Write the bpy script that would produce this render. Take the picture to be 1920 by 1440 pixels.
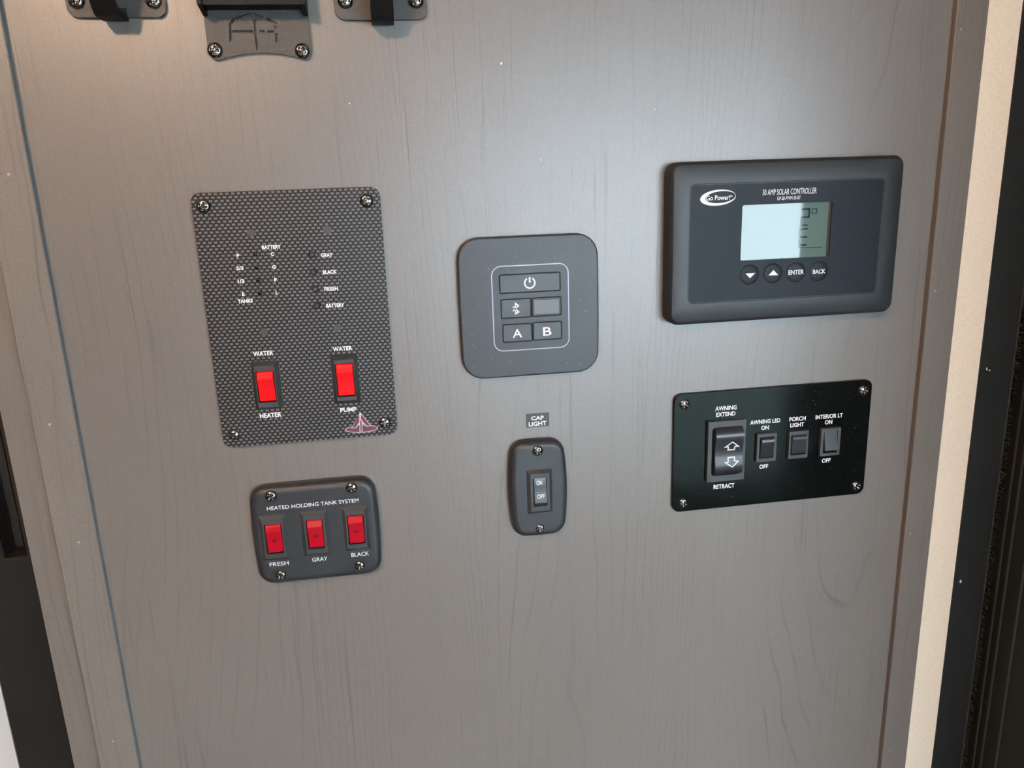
import bpy, bmesh, math, random
from mathutils import Vector, Matrix

# ---------------------------------------------------------------- clear
for o in list(bpy.data.objects):
    bpy.data.objects.remove(o, do_unlink=True)
SC = bpy.context.scene
COL = SC.collection
random.seed(4)

# ---------------------------------------------------------------- camera
# wall frame: u to the right, v up, n out of the wall into the room (metres)
# world: x = u, y = -n, z = EYE + v ; the camera stands square in front of u=0, v=0
EYE, DIST, FPX = 1.60, 0.4376, 1442.0
RA, RB, RC = 0.251604016, -0.149883072, -0.0355611875


def rot(a, b, c):
    rx = Matrix(((1, 0, 0), (0, math.cos(a), -math.sin(a)), (0, math.sin(a), math.cos(a))))
    ry = Matrix(((math.cos(b), 0, math.sin(b)), (0, 1, 0), (-math.sin(b), 0, math.cos(b))))
    rz = Matrix(((math.cos(c), -math.sin(c), 0), (math.sin(c), math.cos(c), 0), (0, 0, 1)))
    return rz @ rx @ ry


MCAM = rot(RA, RB, RC)          # (u right, v down, depth) -> (x right, y down, z forward)
B = Matrix(((1, 0, 0), (0, 0, -1), (0, 1, 0)))   # world -> (u, v down, depth)
R = MCAM @ B                    # world -> camera (y down, z forward)
right, down, fwd = Vector(R[0]), Vector(R[1]), Vector(R[2])
cam = bpy.data.cameras.new('camera')
cam.sensor_fit = 'HORIZONTAL'
cam.sensor_width = 36.0
cam.lens = FPX / 1920.0 * 36.0
cam.clip_start = 0.01
cam.clip_end = 200
camo = bpy.data.objects.new('camera', cam)
COL.objects.link(camo)
mw = Matrix.Identity(4)
for i in range(3):
    mw[i][0], mw[i][1], mw[i][2] = right[i], -down[i], -fwd[i]
mw[0][3], mw[1][3], mw[2][3] = 0.0, -DIST, EYE
camo.matrix_world = mw
SC.camera = camo

# ---------------------------------------------------------------- light
SC.view_settings.view_transform = 'Standard'
SC.view_settings.look = 'None'
SC.view_settings.gamma = 1.0
SC.view_settings.use_curve_mapping = False
SC.view_settings.exposure = 0.0
SKY_COL, SKY_STR = (0.70, 0.87, 1.0), 18.0
LAMP_COL, LAMP_W = (1.0, 0.69, 0.47), 26.0
WIN = (0.16, 1.50, 0.55, 1.84)        # window opening in the opposite wall: x0 x1 z0 z1
ROOM_Y = -2.0                          # opposite wall
CEIL = 2.10

w = bpy.data.worlds.new('world')
SC.world = w
w.use_nodes = True
w.node_tree.nodes['Background'].inputs[0].default_value = (*SKY_COL, 1)
w.node_tree.nodes['Background'].inputs[1].default_value = SKY_STR

pl = bpy.data.lights.new('window_portal', 'AREA')
pl.shape = 'RECTANGLE'
pl.size, pl.size_y = WIN[1] - WIN[0], WIN[3] - WIN[2]
pl.cycles.is_portal = True
po = bpy.data.objects.new('window_portal', pl)
COL.objects.link(po)
po.location = ((WIN[0] + WIN[1]) / 2, ROOM_Y - 0.03, (WIN[2] + WIN[3]) / 2)
po.rotation_euler = (math.radians(90), 0, 0)

# ---------------------------------------------------------------- materials


def lin(c):
    return tuple((x / 255 / 12.92) if x / 255 <= 0.04045 else ((x / 255 + 0.055) / 1.055) ** 2.4 for x in c)


class NT:
    def __init__(self, name):
        self.m = bpy.data.materials.new(name)
        self.m.use_nodes = True
        self.t = self.m.node_tree
        self.b = self.t.nodes['Principled BSDF']

    def n(self, kind, **kw):
        x = self.t.nodes.new(kind)
        for k, v in kw.items():
            setattr(x, k, v)
        return x

    def l(self, a, b):
        self.t.links.new(a, b)

    def math(self, op, a, b=None, clamp=False):
        x = self.n('ShaderNodeMath', operation=op, use_clamp=clamp)
        for i, v in enumerate((a, b)):
            if v is None:
                continue
            if isinstance(v, (int, float)):
                x.inputs[i].default_value = v
            else:
                self.l(v, x.inputs[i])
        return x.outputs[0]

    def mix(self, f, a, b):
        x = self.n('ShaderNodeMix', data_type='RGBA')
        if isinstance(f, (int, float)):
            x.inputs[0].default_value = f
        else:
            self.l(f, x.inputs[0])
        for i, v in ((6, a), (7, b)):
            if isinstance(v, tuple):
                x.inputs[i].default_value = (*v[:3], 1)
            else:
                self.l(v, x.inputs[i])
        return x.outputs[2]

    def coords(self, scale=(1, 1, 1), loc=(0, 0, 0)):
        c = self.n('ShaderNodeTexCoord')
        mp = self.n('ShaderNodeMapping')
        mp.inputs['Scale'].default_value = scale
        mp.inputs['Location'].default_value = loc
        self.l(c.outputs['Object'], mp.inputs['Vector'])
        return mp.outputs[0]

    def noise(self, vec, scale, detail=2, rough=0.5):
        x = self.n('ShaderNodeTexNoise')
        x.inputs['Scale'].default_value = scale
        x.inputs['Detail'].default_value = detail
        x.inputs['Roughness'].default_value = rough
        self.l(vec, x.inputs['Vector'])
        return x.outputs['Fac']

    def ramp(self, f, stops):
        x = self.n('ShaderNodeValToRGB')
        e = x.color_ramp.elements
        while len(e) > len(stops):
            e.remove(e[-1])
        while len(e) < len(stops):
            e.new(1)
        for i, (p, c) in enumerate(stops):
            e[i].position = p
            e[i].color = (*c, 1) if isinstance(c, tuple) else (c, c, c, 1)
        self.l(f, x.inputs[0])
        return x.outputs[0]

    def bump(self, h, strength, dist=0.001):
        x = self.n('ShaderNodeBump')
        x.inputs['Strength'].default_value = strength
        x.inputs['Distance'].default_value = dist
        self.l(h, x.inputs['Height'])
        self.l(x.outputs[0], self.b.inputs['Normal'])


def plain(name, col, rough=0.5, metal=0.0, spec=0.5, bump=None, speck=0.0):
    k = NT(name)
    k.b.inputs['Base Color'].default_value = (*col, 1)
    k.b.inputs['Roughness'].default_value = rough
    k.b.inputs['Metallic'].default_value = metal
    k.b.inputs['Specular IOR Level'].default_value = spec
    v = k.coords()
    if bump:
        k.bump(k.noise(v, bump[0], 2), bump[1], bump[2])
    # faint handling variation in the gloss
    nz = k.noise(v, 60, 3)
    k.l(k.math('ADD', k.math('MULTIPLY', nz, 0.08), rough - 0.04), k.b.inputs['Roughness'])
    if speck:
        s = k.ramp(k.noise(v, 900, 1), [(0.74, 0.0), (0.78, 1.0)])
        k.l(k.mix(k.math('MULTIPLY', s, speck), col, (0.5, 0.5, 0.52)), k.b.inputs['Base Color'])
    return k.m


def wood(name, shift=(0, 0, 0), base=(0.186, 0.158, 0.137), dark=(0.070, 0.058, 0.050), rough=0.35):
    k = NT(name)
    v = k.coords(loc=shift)
    sep = k.n('ShaderNodeSeparateXYZ')
    k.l(v, sep.inputs[0])

    def vec(sx, sz, off=0.0):
        c = k.n('ShaderNodeCombineXYZ')
        k.l(k.math('ADD', k.math('MULTIPLY', sep.outputs[0], sx), off), c.inputs[0])
        k.l(k.math('MULTIPLY', sep.outputs[2], sz), c.inputs[2])
        k.l(k.math('MULTIPLY', sep.outputs[1], sx), c.inputs[1])
        return c.outputs[0]
    # growth lines: contours of a slow field drawn long in the vertical
    f = k.noise(vec(7.0, 1.0, 3.1), 1.0, 1, 0.35)
    wob = k.noise(vec(30, 9), 1.0, 2)
    f = k.math('ADD', k.math('MULTIPLY', f, 42.0), k.math('MULTIPLY', wob, 1.3))
    ring = k.math('FRACT', k.math('ADD', f, k.math('MULTIPLY', sep.outputs[0], 150.0)))
    line = k.math('SUBTRACT', 1.0, k.math('MULTIPLY', k.math('ABSOLUTE', k.math('SUBTRACT', ring, 0.5)), 13.0), clamp=True)
    msk = k.ramp(k.noise(vec(14, 4, 9.0), 1.0, 2), [(0.38, 0.10), (0.66, 1.0)])
    brk = k.ramp(k.noise(vec(70, 9, 2.0), 1.0, 2), [(0.34, 0.0), (0.58, 1.0)])
    line = k.math('MULTIPLY', k.math('MULTIPLY', line, msk), brk)
    # fine upright pores
    pore = k.ramp(k.noise(vec(420, 9, 1.0), 1.0, 3, 0.7), [(0.58, 0.0), (0.70, 1.0)])
    pm = k.ramp(k.noise(vec(30, 7, 5.0), 1.0, 2), [(0.35, 0.15), (0.7, 1.0)])
    pore = k.math('MULTIPLY', pore, pm)
    fine = k.noise(vec(1500, 130), 1.0, 2)
    grit = k.noise(vec(3300, 2400), 1.0, 1, 0.5)
    cloud = k.noise(vec(11, 3.5, 4.4), 1.0, 3, 0.55)
    c = k.mix(k.math('MULTIPLY', cloud, 0.45), base, tuple(x * 0.62 for x in base))
    c = k.mix(k.math('MULTIPLY', k.ramp(fine, [(0.35, 0.0), (0.7, 1.0)]), 0.22), c, tuple(x * 0.60 for x in base))
    c = k.mix(k.math('MULTIPLY', k.ramp(grit, [(0.48, 0.0), (0.74, 1.0)]), 0.40), c, tuple(min(1, x * 1.5) for x in base))
    c = k.mix(k.math('MULTIPLY', k.ramp(grit, [(0.32, 1.0), (0.50, 0.0)]), 0.36), c, dark)
    c = k.mix(k.math('MULTIPLY', pore, 0.45), c, dark)
    c = k.mix(k.math('MULTIPLY', line, 0.62), c, dark)
    k.l(c, k.b.inputs['Base Color'])
    k.b.inputs['Roughness'].default_value = rough
    k.b.inputs['Specular IOR Level'].default_value = 0.82
    h = k.math('SUBTRACT', k.math('MULTIPLY', grit, 0.6), k.math('MULTIPLY', pore, 0.6))
    k.bump(h, 0.22, 0.0003)
    return k.m


def linen(name):
    k = NT(name)
    v = k.coords()
    a = k.noise(k.coords((260, 260, 1900)), 1.0, 2)
    b = k.noise(k.coords((1400, 1400, 300), (3, 3, 3)), 1.0, 2)
    c = k.mix(k.math('MULTIPLY', k.ramp(a, [(0.42, 0.0), (0.72, 1.0)]), 0.5), (0.97, 0.83, 0.66), (0.80, 0.64, 0.48))
    c = k.mix(k.math('MULTIPLY', k.ramp(b, [(0.5, 0.0), (0.75, 1.0)]), 0.35), c, (0.80, 0.65, 0.49))
    k.l(c, k.b.inputs['Base Color'])
    k.b.inputs['Roughness'].default_value = 0.6
    k.bump(a, 0.4, 0.0003)
    return k.m


def carbon(name):
    # printed film: staggered grey blocks on near-black
    k = NT(name)
    c = k.n('ShaderNodeTexCoord')
    sep = k.n('ShaderNodeSeparateXYZ')
    k.l(c.outputs['Object'], sep.inputs[0])
    PX, PZ = 0.00292, 0.00178
    row = k.math('FLOOR', k.math('DIVIDE', sep.outputs[2], PZ))
    fz = k.math('FRACT', k.math('DIVIDE', sep.outputs[2], PZ))
    odd = k.math('MODULO', k.math('ABSOLUTE', row), 2.0)
    fx = k.math('FRACT', k.math('ADD', k.math('DIVIDE', sep.outputs[0], PX), k.math('MULTIPLY', odd, 0.5)))
    inx = k.math('LESS_THAN', fx, 0.56)
    inz = k.math('LESS_THAN', fz, 0.58)
    blk = k.math('MULTIPLY', inx, inz)
    col = k.mix(blk, (0.011, 0.009, 0.010), (0.150, 0.136, 0.132))
    k.l(col, k.b.inputs['Base Color'])
    k.b.inputs['Roughness'].default_value = 0.42
    k.b.inputs['Specular IOR Level'].default_value = 0.32
    k.bump(k.math('MULTIPLY', blk, 1.0), 0.1, 0.0001)
    return k.m


M = {}
M['wood'] = wood('grey_wood_laminate', (0.0, 0.01337, 0.0))
M['wood_trim_a'] = wood('grey_wood_trim', (0.37, 0.2, 0.31), base=(0.208, 0.177, 0.153))
M['wood_trim_b'] = wood('grey_wood_trim_edge', (0.11, 0.5, 0.77), base=(0.186, 0.157, 0.135))
M['edge'] = plain('painted_daylight_edge', (0.15, 0.155, 0.17), 0.5)  # cool grey stands in for blue daylight caught on edges
M['linen'] = linen('beige_linen_wallpaper')
M['carbon'] = carbon('carbon_print_film')
M['panel_edge'] = plain('panel_core', (0.05, 0.05, 0.055), 0.5)
M['pebble'] = plain('pebbled_black_plastic', (0.026, 0.026, 0.028), 0.35, bump=(2900, 0.40, 0.0003))
M['bezel'] = plain('bezel_black_plastic', (0.038, 0.037, 0.038), 0.45, bump=(2400, 0.35, 0.0003))
M['satin'] = plain('satin_black_plastic', (0.030, 0.031, 0.034), 0.42, speck=0.25)
M['solar'] = plain('solar_case_plastic', (0.019, 0.020, 0.021), 0.44, bump=(3600, 0.15, 0.0003))
M['overlay'] = plain('solar_overlay_film', (0.008, 0.011, 0.016), 0.45, spec=0.2, speck=0.1)
M['gloss'] = plain('gloss_black_panel', (0.003, 0.004, 0.004), 0.13, speck=0.15)
M['void'] = plain('recess_black', (0.004, 0.004, 0.005), 0.7, spec=0.2)
M['button'] = plain('button_black', (0.026, 0.027, 0.030), 0.38)
M['clearkey'] = plain('smoked_key', (0.060, 0.052, 0.056), 0.30)
M['rocker'] = plain('rocker_black', (0.022, 0.022, 0.024), 0.30)
M['plug'] = plain('grey_plug', (0.055, 0.052, 0.054), 0.55)
M['print'] = plain('white_print', (0.88, 0.88, 0.90), 0.6)
M['ring'] = plain('light_ring', (0.36, 0.36, 0.46), 0.25)
M['sticker'] = plain('sticker_grey', (0.045, 0.048, 0.058), 0.5)
M['screw'] = plain('black_chrome_screw', (0.26, 0.25, 0.24), 0.20, metal=1.0)
M['red'] = plain('red_rocker_bright', (0.80, 0.010, 0.014), 0.20)
M['red2'] = plain('red_rocker', (0.42, 0.005, 0.016), 0.20)
M['redlamp'] = plain('red_lamp_core', (0.20, 0.003, 0.009), 0.3)
M['maroon'] = plain('maroon_print', (0.16, 0.030, 0.045), 0.5)
M['lilac'] = plain('pale_print', (0.55, 0.48, 0.55), 0.5)
M['lcd'] = plain('lcd_glass', (0.10, 0.155, 0.135), 0.045)
M['lcdseg'] = plain('lcd_segment', (0.008, 0.007, 0.022), 0.045)
M['powder'] = plain('powder_coated_metal', (0.050, 0.044, 0.039), 0.40, bump=(1700, 0.7, 0.0004))
M['hook'] = plain('hook_black_metal', (0.009, 0.009, 0.009), 0.55, spec=0.2)
M['door_black'] = plain('black_door_frame', (0.016, 0.0165, 0.0165), 0.5, spec=0.3)
M['door_line'] = plain('door_edge_highlight', (0.055, 0.058, 0.058), 0.4, spec=0.4)  # lighter tone paints highlights along the frame's edges
M['brush'] = plain('pile_brush', (0.022, 0.021, 0.018), 0.7)
M['fridge'] = plain('black_appliance', (0.014, 0.012, 0.010), 0.45)
M['fridge_gloss'] = plain('black_gloss_pocket', (0.030, 0.025, 0.021), 0.18)
M['cream'] = plain('cream_paint', (0.80, 0.74, 0.66), 0.6)
M['white'] = plain('white_laminate', (0.86, 0.83, 0.80), 0.5)
M['ceiling'] = plain('ceiling_vinyl', (0.55, 0.52, 0.47), 0.6)
M['floor'] = plain('vinyl_floor', (0.09, 0.075, 0.062), 0.5)
M['roomwall'] = plain('taupe_wall', (0.10, 0.088, 0.075), 0.6)
M['filler'] = plain('putty_filler', (0.42, 0.37, 0.33), 0.6)
M['chip'] = plain('pale_chip', (0.85, 0.78, 0.66), 0.6)
M['grass'] = plain('lawn', (0.012, 0.025, 0.014), 0.9)
gk = NT('window_glass')
gk.b.inputs['Base Color'].default_value = (1, 1, 1, 1)
gk.b.inputs['Roughness'].default_value = 0.0
gk.b.inputs['Transmission Weight'].default_value = 1.0
gk.b.inputs['IOR'].default_value = 1.0
M['glass'] = gk.m
lk = NT('lamp_diffuser')
lk.b.inputs['Base Color'].default_value = (0.9, 0.85, 0.75, 1)
lk.b.inputs['Emission Color'].default_value = (*LAMP_COL, 1)
lk.b.inputs['Emission Strength'].default_value = 6.0
M['lamp'] = lk.m

# ---------------------------------------------------------------- geometry helpers
# local frame of every builder: (u, v, n) in millimetres -> world


def WV(u, v, n):
    return Vector((u / 1000.0, -n / 1000.0, EYE + v / 1000.0))


def px(x, y, n=0.0):
    """photo pixel -> (u, v) in mm on the plane n mm in front of the wall"""
    r = MCAM.transposed() @ Vector(((x - 960) / FPX, (y - 720) / FPX, 1))
    t = (DIST - n / 1000.0) / r[2]
    return Vector((r[0] * t * 1000, -r[1] * t * 1000))


def crop(ox, oy, s):
    return lambda x, y, n=0.0: px(ox + x / s, oy + y / s, n)


def box4(c, pts, n):
    """mean axis-aligned rectangle (cu, cv, w, h) of four crop corners TL TR BR BL"""
    q = [c(x, y, n) for x, y in pts]
    l, r_ = (q[0][0] + q[3][0]) / 2, (q[1][0] + q[2][0]) / 2
    t, b = (q[0][1] + q[1][1]) / 2, (q[2][1] + q[3][1]) / 2
    return (l + r_) / 2, (t + b) / 2, r_ - l, t - b


def rrect(cx, cy, w_, h_, r_, seg=6, bulge=0.0):
    r_ = max(0.01, min(r_, w_ / 2 - 0.001, h_ / 2 - 0.001))
    out = []
    cs = ((1, 1, 0), (-1, 1, 90), (-1, -1, 180), (1, -1, 270))
    for i, (sx, sy, a0) in enumerate(cs):
        for k in range(seg + 1):
            a = math.radians(a0 + 90.0 * k / seg)
            out.append([cx + sx * (w_ / 2 - r_) + r_ * math.cos(a), cy + sy * (h_ / 2 - r_) + r_ * math.sin(a)])
        if bulge:
            nx = cs[(i + 1) % 4]
            p0 = out[-1]
            a1 = math.radians(nx[2])
            p1 = [cx + nx[0] * (w_ / 2 - r_) + r_ * math.cos(a1), cy + nx[1] * (h_ / 2 - r_) + r_ * math.sin(a1)]
            for k in range(1, 8):
                f = k / 8
                q = [p0[0] + (p1[0] - p0[0]) * f, p0[1] + (p1[1] - p0[1]) * f]
                s = bulge * 4 * f * (1 - f)
                if i in (0, 2):
                    q[1] += 0.12 * s * (1 if i == 0 else -1)
                else:
                    q[0] += s * (-1 if i == 1 else 1)
                out.append(q)
    return out


def ell(cx, cy, rx, ry, seg=32, tilt=0.0):
    o = []
    for k in range(seg):
        a = 2 * math.pi * k / seg
        x, y = rx * math.cos(a), ry * math.sin(a)
        o.append([cx + x * math.cos(tilt) - y * math.sin(tilt), cy + x * math.sin(tilt) + y * math.cos(tilt)])
    return o


def loft(bm, loops, cap0=True, cap1=True):
    """loops: list of (outline, n); first is the deepest"""
    rows = []
    for ol, n in loops:
        rows.append([bm.verts.new(WV(p[0], p[1], n if not callable(n) else n(p))) for p in ol])
    k = len(rows[0])
    for a, b in zip(rows, rows[1:]):
        for i in range(k):
            bm.faces.new((a[i], a[(i + 1) % k], b[(i + 1) % k], b[i]))
    if cap0:
        bm.faces.new(list(reversed(rows[0])))
    if cap1:
        bm.faces.new(rows[-1])
    return bm


def plate(cx, cy, w_, h_, r_, n0, n1, bev=0.3, steps=2, bulge=0.0, seg=6):
    bm = bmesh.new()
    L = [(rrect(cx, cy, w_, h_, r_, seg, bulge), n0)]
    for s in range(steps + 1):
        a = math.pi / 2 * s / steps
        i = bev * (1 - math.cos(a))
        L.append((rrect(cx, cy, w_ - 2 * i, h_ - 2 * i, r_ - i, seg, bulge), n1 - bev + bev * math.sin(a)))
    return loft(bm, L)


def ring(outer, inner, n0, n1):
    bm = bmesh.new()
    return loft(bm, [(outer, n0), (outer, n1), (inner, n1), (inner, n0)], False, False)


def frame(cx, cy, w_, h_, iw, ih, n0, n1, slope=0.0, r0=0.2, r1=0.3, depth=None):
    """sloped bezel with an opening"""
    bm = bmesh.new()
    o0 = rrect(cx, cy, w_, h_, r0, 3)
    o1 = rrect(cx, cy, w_ - 2 * slope, h_ - 2 * slope, r0, 3)
    i1 = rrect(cx, cy, iw, ih, r1, 3)
    d = n0 if depth is None else depth
    return loft(bm, [(o0, n0), (o1, n1), (i1, n1), (i1, d)], False, False)


def boxb(bm, u0, u1, v0, v1, n0, n1):
    o = [[u0, v0], [u1, v0], [u1, v1], [u0, v1]]
    return loft(bm, [(o, n0), (o, n1)])


def prof(bm, cx, w_, pts, n0, taper=0.0):
    """rocker: profile (v, n) from top to bottom, extruded along u, standing on n0"""
    def col_(u, sh):
        return [bm.verts.new(WV(u, p[0], n0 + max(0.0, p[1] - sh))) for p in pts]
    us = [(-w_ / 2, taper), (-w_ / 2 + 0.35, 0), (w_ / 2 - 0.35, 0), (w_ / 2, taper)]
    cols = [col_(cx + u, sh) for u, sh in us]
    k = len(pts)
    for a, b in zip(cols, cols[1:]):
        for i in range(k):
            bm.faces.new((a[i], a[(i + 1) % k], b[(i + 1) % k], b[i]))
    bm.faces.new(list(reversed(cols[0])))
    bm.faces.new(cols[-1])
    return bm


def stroke(bm, pts, wd, n0, n1, closed=False):
    """polyline of given width as a mitred flat ribbon with thickness"""
    k = len(pts)
    L, Rr = [], []
    for i in range(k):
        p = Vector(pts[i])
        a = Vector(pts[i - 1]) if (i > 0 or closed) else None
        b = Vector(pts[(i + 1) % k]) if (i < k - 1 or closed) else None
        d1 = (p - a).normalized() if a is not None else (b - p).normalized()
        d2 = (b - p).normalized() if b is not None else d1
        n1_, n2_ = Vector((-d1[1], d1[0])), Vector((-d2[1], d2[0]))
        m = (n1_ + n2_)
        m = m.normalized() if m.length > 1e-6 else n1_
        s = wd / 2 / max(0.35, m.dot(n1_))
        L.append(p + m * s)
        Rr.append(p - m * s)
    rng = range(k if closed else k - 1)
    vs = {}
    for i in range(k):
        vs[i] = [bm.verts.new(WV(q[0], q[1], n(q[1]) if callable(n) else n)) for q, n in ((L[i], n0), (Rr[i], n0), (Rr[i], n1), (L[i], n1))]
    for i in rng:
        a, b = vs[i], vs[(i + 1) % k]
        for j in range(4):
            bm.faces.new((a[j], a[(j + 1) % 4], b[(j + 1) % 4], b[j]))
    if not closed:
        bm.faces.new(list(reversed(vs[0])))
        bm.faces.new(vs[k - 1])
    return bm


def poly(bm, pts, n0, n1):
    if sum(pts[i - 1][0] * pts[i][1] - pts[i][0] * pts[i - 1][1] for i in range(len(pts))) < 0:
        pts = list(reversed(pts))
    return loft(bm, [(pts, n0), (pts, n1)])


def obj(name, bm, mat, parent=None, smooth=0.6):
    bmesh.ops.recalc_face_normals(bm, faces=bm.faces)
    o0 = Vector((0, 0, 0))
    if parent is not None:
        p = parent
        while p is not None:
            o0 += p.location
            p = p.parent
        loc = Vector((0, 0, 0))
    else:
        loc = Vector((0, 0, 0))
    for v in bm.verts:
        v.co -= o0
    me = bpy.data.meshes.new(name)
    bm.to_mesh(me)
    bm.free()
    me.materials.append(mat)
    if smooth:
        me.polygons.foreach_set('use_smooth', [True] * len(me.polygons))
        me.set_sharp_from_angle(angle=smooth)
        for p in me.polygons:
            if len(p.vertices) > 10:
                p.use_smooth = False
    o = bpy.data.objects.new(name, me)
    COL.objects.link(o)
    o.location = loc
    if parent is not None:
        o.parent = parent
    return o


def tag(o, label, cat, group=None):
    o['label'] = label
    o['category'] = cat
    if group:
        o['group'] = group
    return o


def thing(name, label, cat, u, v, n=0.0, group=None):
    o = bpy.data.objects.new(name, None)
    o.empty_display_size = 0.01
    COL.objects.link(o)
    o.location = WV(u, v, n)
    return tag(o, label, cat, group)


def struct(name, bm, mat, smooth=0.6):
    o = obj(name, bm, mat, None, smooth)
    o['kind'] = 'structure'
    return o


# pan-head screw with a cross recess, one shared mesh
def screw_mesh():
    bm = bmesh.new()
    RR, HH, K, S = 3.0, 1.55, 14, 40
    cen = None
    rows = []
    for j in range(K + 1):
        t = j / K
        r_ = RR * math.sin(t * math.pi / 2)
        row = []
        for i in range(S):
            a = 2 * math.pi * i / S
            x, y = r_ * math.cos(a), r_ * math.sin(a)
            h = HH * math.cos(t * math.pi / 2) ** 0.85
            m = min(abs(x), abs(y))
            M_ = max(abs(x), abs(y))
            if M_ < 1.75 and m < 0.42:
                h -= 1.0 * min(1.0, (1.75 - M_) / 0.6)
            row.append(bm.verts.new((x / 1000, -h / 1000, y / 1000)))
            if j == 0:
                break
        rows.append(row)
    for i in range(S):
        bm.faces.new((rows[0][0], rows[1][i], rows[1][(i + 1) % S]))
    for a, b in zip(rows[1:], rows[2:]):
        for i in range(S):
            bm.faces.new((a[i], b[i], b[(i + 1) % S], a[(i + 1) % S]))
    bm.faces.new(list(reversed([v for v in rows[-1]])))
    bmesh.ops.recalc_face_normals(bm, faces=bm.faces)
    me = bpy.data.meshes.new('screw')
    bm.to_mesh(me)
    bm.free()
    me.materials.append(M['screw'])
    me.polygons.foreach_set('use_smooth', [True] * len(me.polygons))
    me.set_sharp_from_angle(angle=0.9)
    return me


SCREW = screw_mesh()


def screw(parent, uv, n, d, turn=0.0):
    o = bpy.data.objects.new('screw', SCREW)
    COL.objects.link(o)
    o.parent = parent
    o.location = WV(uv[0], uv[1], n) - parent.location
    o.scale = (d / 6.0,) * 3
    o.rotation_euler = (0, turn, 0)
    return o


def text(body, left, right_, cap, n, parent, mat='print', bold=0.0, name='lettering', thick=0.05, space=1.0):
    """flat print: centre line runs from left to right (mm), cap height in mm"""
    cu = bpy.data.curves.new('t', 'FONT')
    cu.body = body
    cu.size = 1.0
    cu.offset = bold
    cu.space_character = space
    cu.resolution_u = 3
    to = bpy.data.objects.new('t', cu)
    COL.objects.link(to)
    dg = bpy.context.evaluated_depsgraph_get()
    me = bpy.data.meshes.new_from_object(to.evaluated_get(dg))
    bpy.data.objects.remove(to, do_unlink=True)
    bpy.data.curves.remove(cu)
    xs = [v.co.x for v in me.vertices]
    ys = [v.co.y for v in me.vertices]
    x0, x1, y0, y1 = min(xs), max(xs), min(ys), max(ys)
    L, Rr = Vector(left), Vector(right_)
    mid = (L + Rr) / 2
    wd = (Rr - L).length
    e1 = (Rr - L).normalized()
    e2 = Vector((-e1[1], e1[0]))
    base = Vector((0, 0, 0))
    p = parent
    while p is not None:
        base += p.location
        p = p.parent
    for v in me.vertices:
        a = ((v.co.x - x0) / (x1 - x0) - 0.5) * wd
        b = ((v.co.y - y0) / (y1 - y0) - 0.5) * cap
        q = mid + e1 * a + e2 * b
        v.co = WV(q[0], q[1], n + thick) - base
    me.materials.clear()
    me.materials.append(M[mat])
    me.name = name
    o = bpy.data.objects.new(name, me)
    COL.objects.link(o)
    o.parent = parent
    return o


def ctext(c, body, xl, xr, yl, yr, cap, n, parent, **kw):
    a, b = c(xl, yl, n), c(xr, yr, n)
    m0, m1 = c((xl + xr) / 2, (yl + yr) / 2 - cap / 2, n), c((xl + xr) / 2, (yl + yr) / 2 + cap / 2, n)
    b = Vector((b[0], (a[1] + b[1]) / 2))
    a = Vector((a[0], b[1]))
    return text(body, a, b, (m0 - m1).length, n, parent, **kw)


# ---------------------------------------------------------------- room shell
FZ = -EYE * 1000          # floor height in v
CV = (CEIL - EYE) * 1000  # ceiling height in v
ROOM_N = -ROOM_Y * 1000

main_l, main_r = -175.6, 331.3
struct('wall_back', boxb(bmesh.new(), main_l, main_r, FZ, CV, -30, 0), M['wood'], 0)


def trim(name, u0, u1, n0, n1, mat, dots):
    bm = bmesh.new()
    o = [[u0, FZ], [u1, FZ], [u1, CV], [u0, CV]]
    oi = [[u0 + .35, FZ], [u1 - .35, FZ], [u1 - .35, CV], [u0 + .35, CV]]
    loft(bm, [(o, n0), (o, n1 - .35), (oi, n1)])
    t = struct(name, bm, mat, 0)
    for (x, y, rx, ry) in dots:
        q = px(x, y, n1)
        obj('nail_filler', loft(bmesh.new(), [(ell(q[0], q[1], rx, ry, 10, 0.4), n1 - 0.2), (ell(q[0], q[1], rx * .7, ry * .7, 10, 0.4), n1 + 0.06)]), M['filler'], t)
    return t


trim('trim_1', -197.3, main_l, -30, 4.0, M['wood_trim_a'], [(93, 796, 1.2, .8), (148, 1017, 1.1, .6), (212, 1390, 1.0, .6), (16, 327, 1.0, .8)])
# strip whose cool colour paints daylight onto the raised trim's side
obj('daylight_strip', boxb(bmesh.new(), main_l, main_l + 0.15, FZ, CV, 0.0, 3.6), M['edge'], bpy.data.objects['trim_1'], 0)
trim('trim_2', -216.7, -197.3, -48, -6.0, M['wood_trim_b'], [])
trim('trim_3', main_r, 351.4, -30, 4.0, M['wood_trim_b'], [(1802, 55, .9, .7), (1754, 546, 1.0, .7), (1707, 1000, 1.0, .6), (1669, 1406, .8, .6)])
struct('wall_right', boxb(bmesh.new(), 351.4, 378.5, FZ, CV, -30, 0.2), M['linen'], 0)

# small marks on the laminate
for i, (x, y, r_) in enumerate(((940, 119, .75), (655, 194, .4), (1228, 205, .25), (600, 432, .3), (1015, 300, .25))):
    q = px(x, y)
    obj('paint_speck', loft(bmesh.new(), [(ell(q[0], q[1], r_ * .8, r_ * 1.1, 8, -0.5), -0.1), (ell(q[0], q[1], r_ * .6, r_ * .8, 8, -0.5), 0.12)]), M['chip'], bpy.data.objects['wall_back'])

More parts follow.
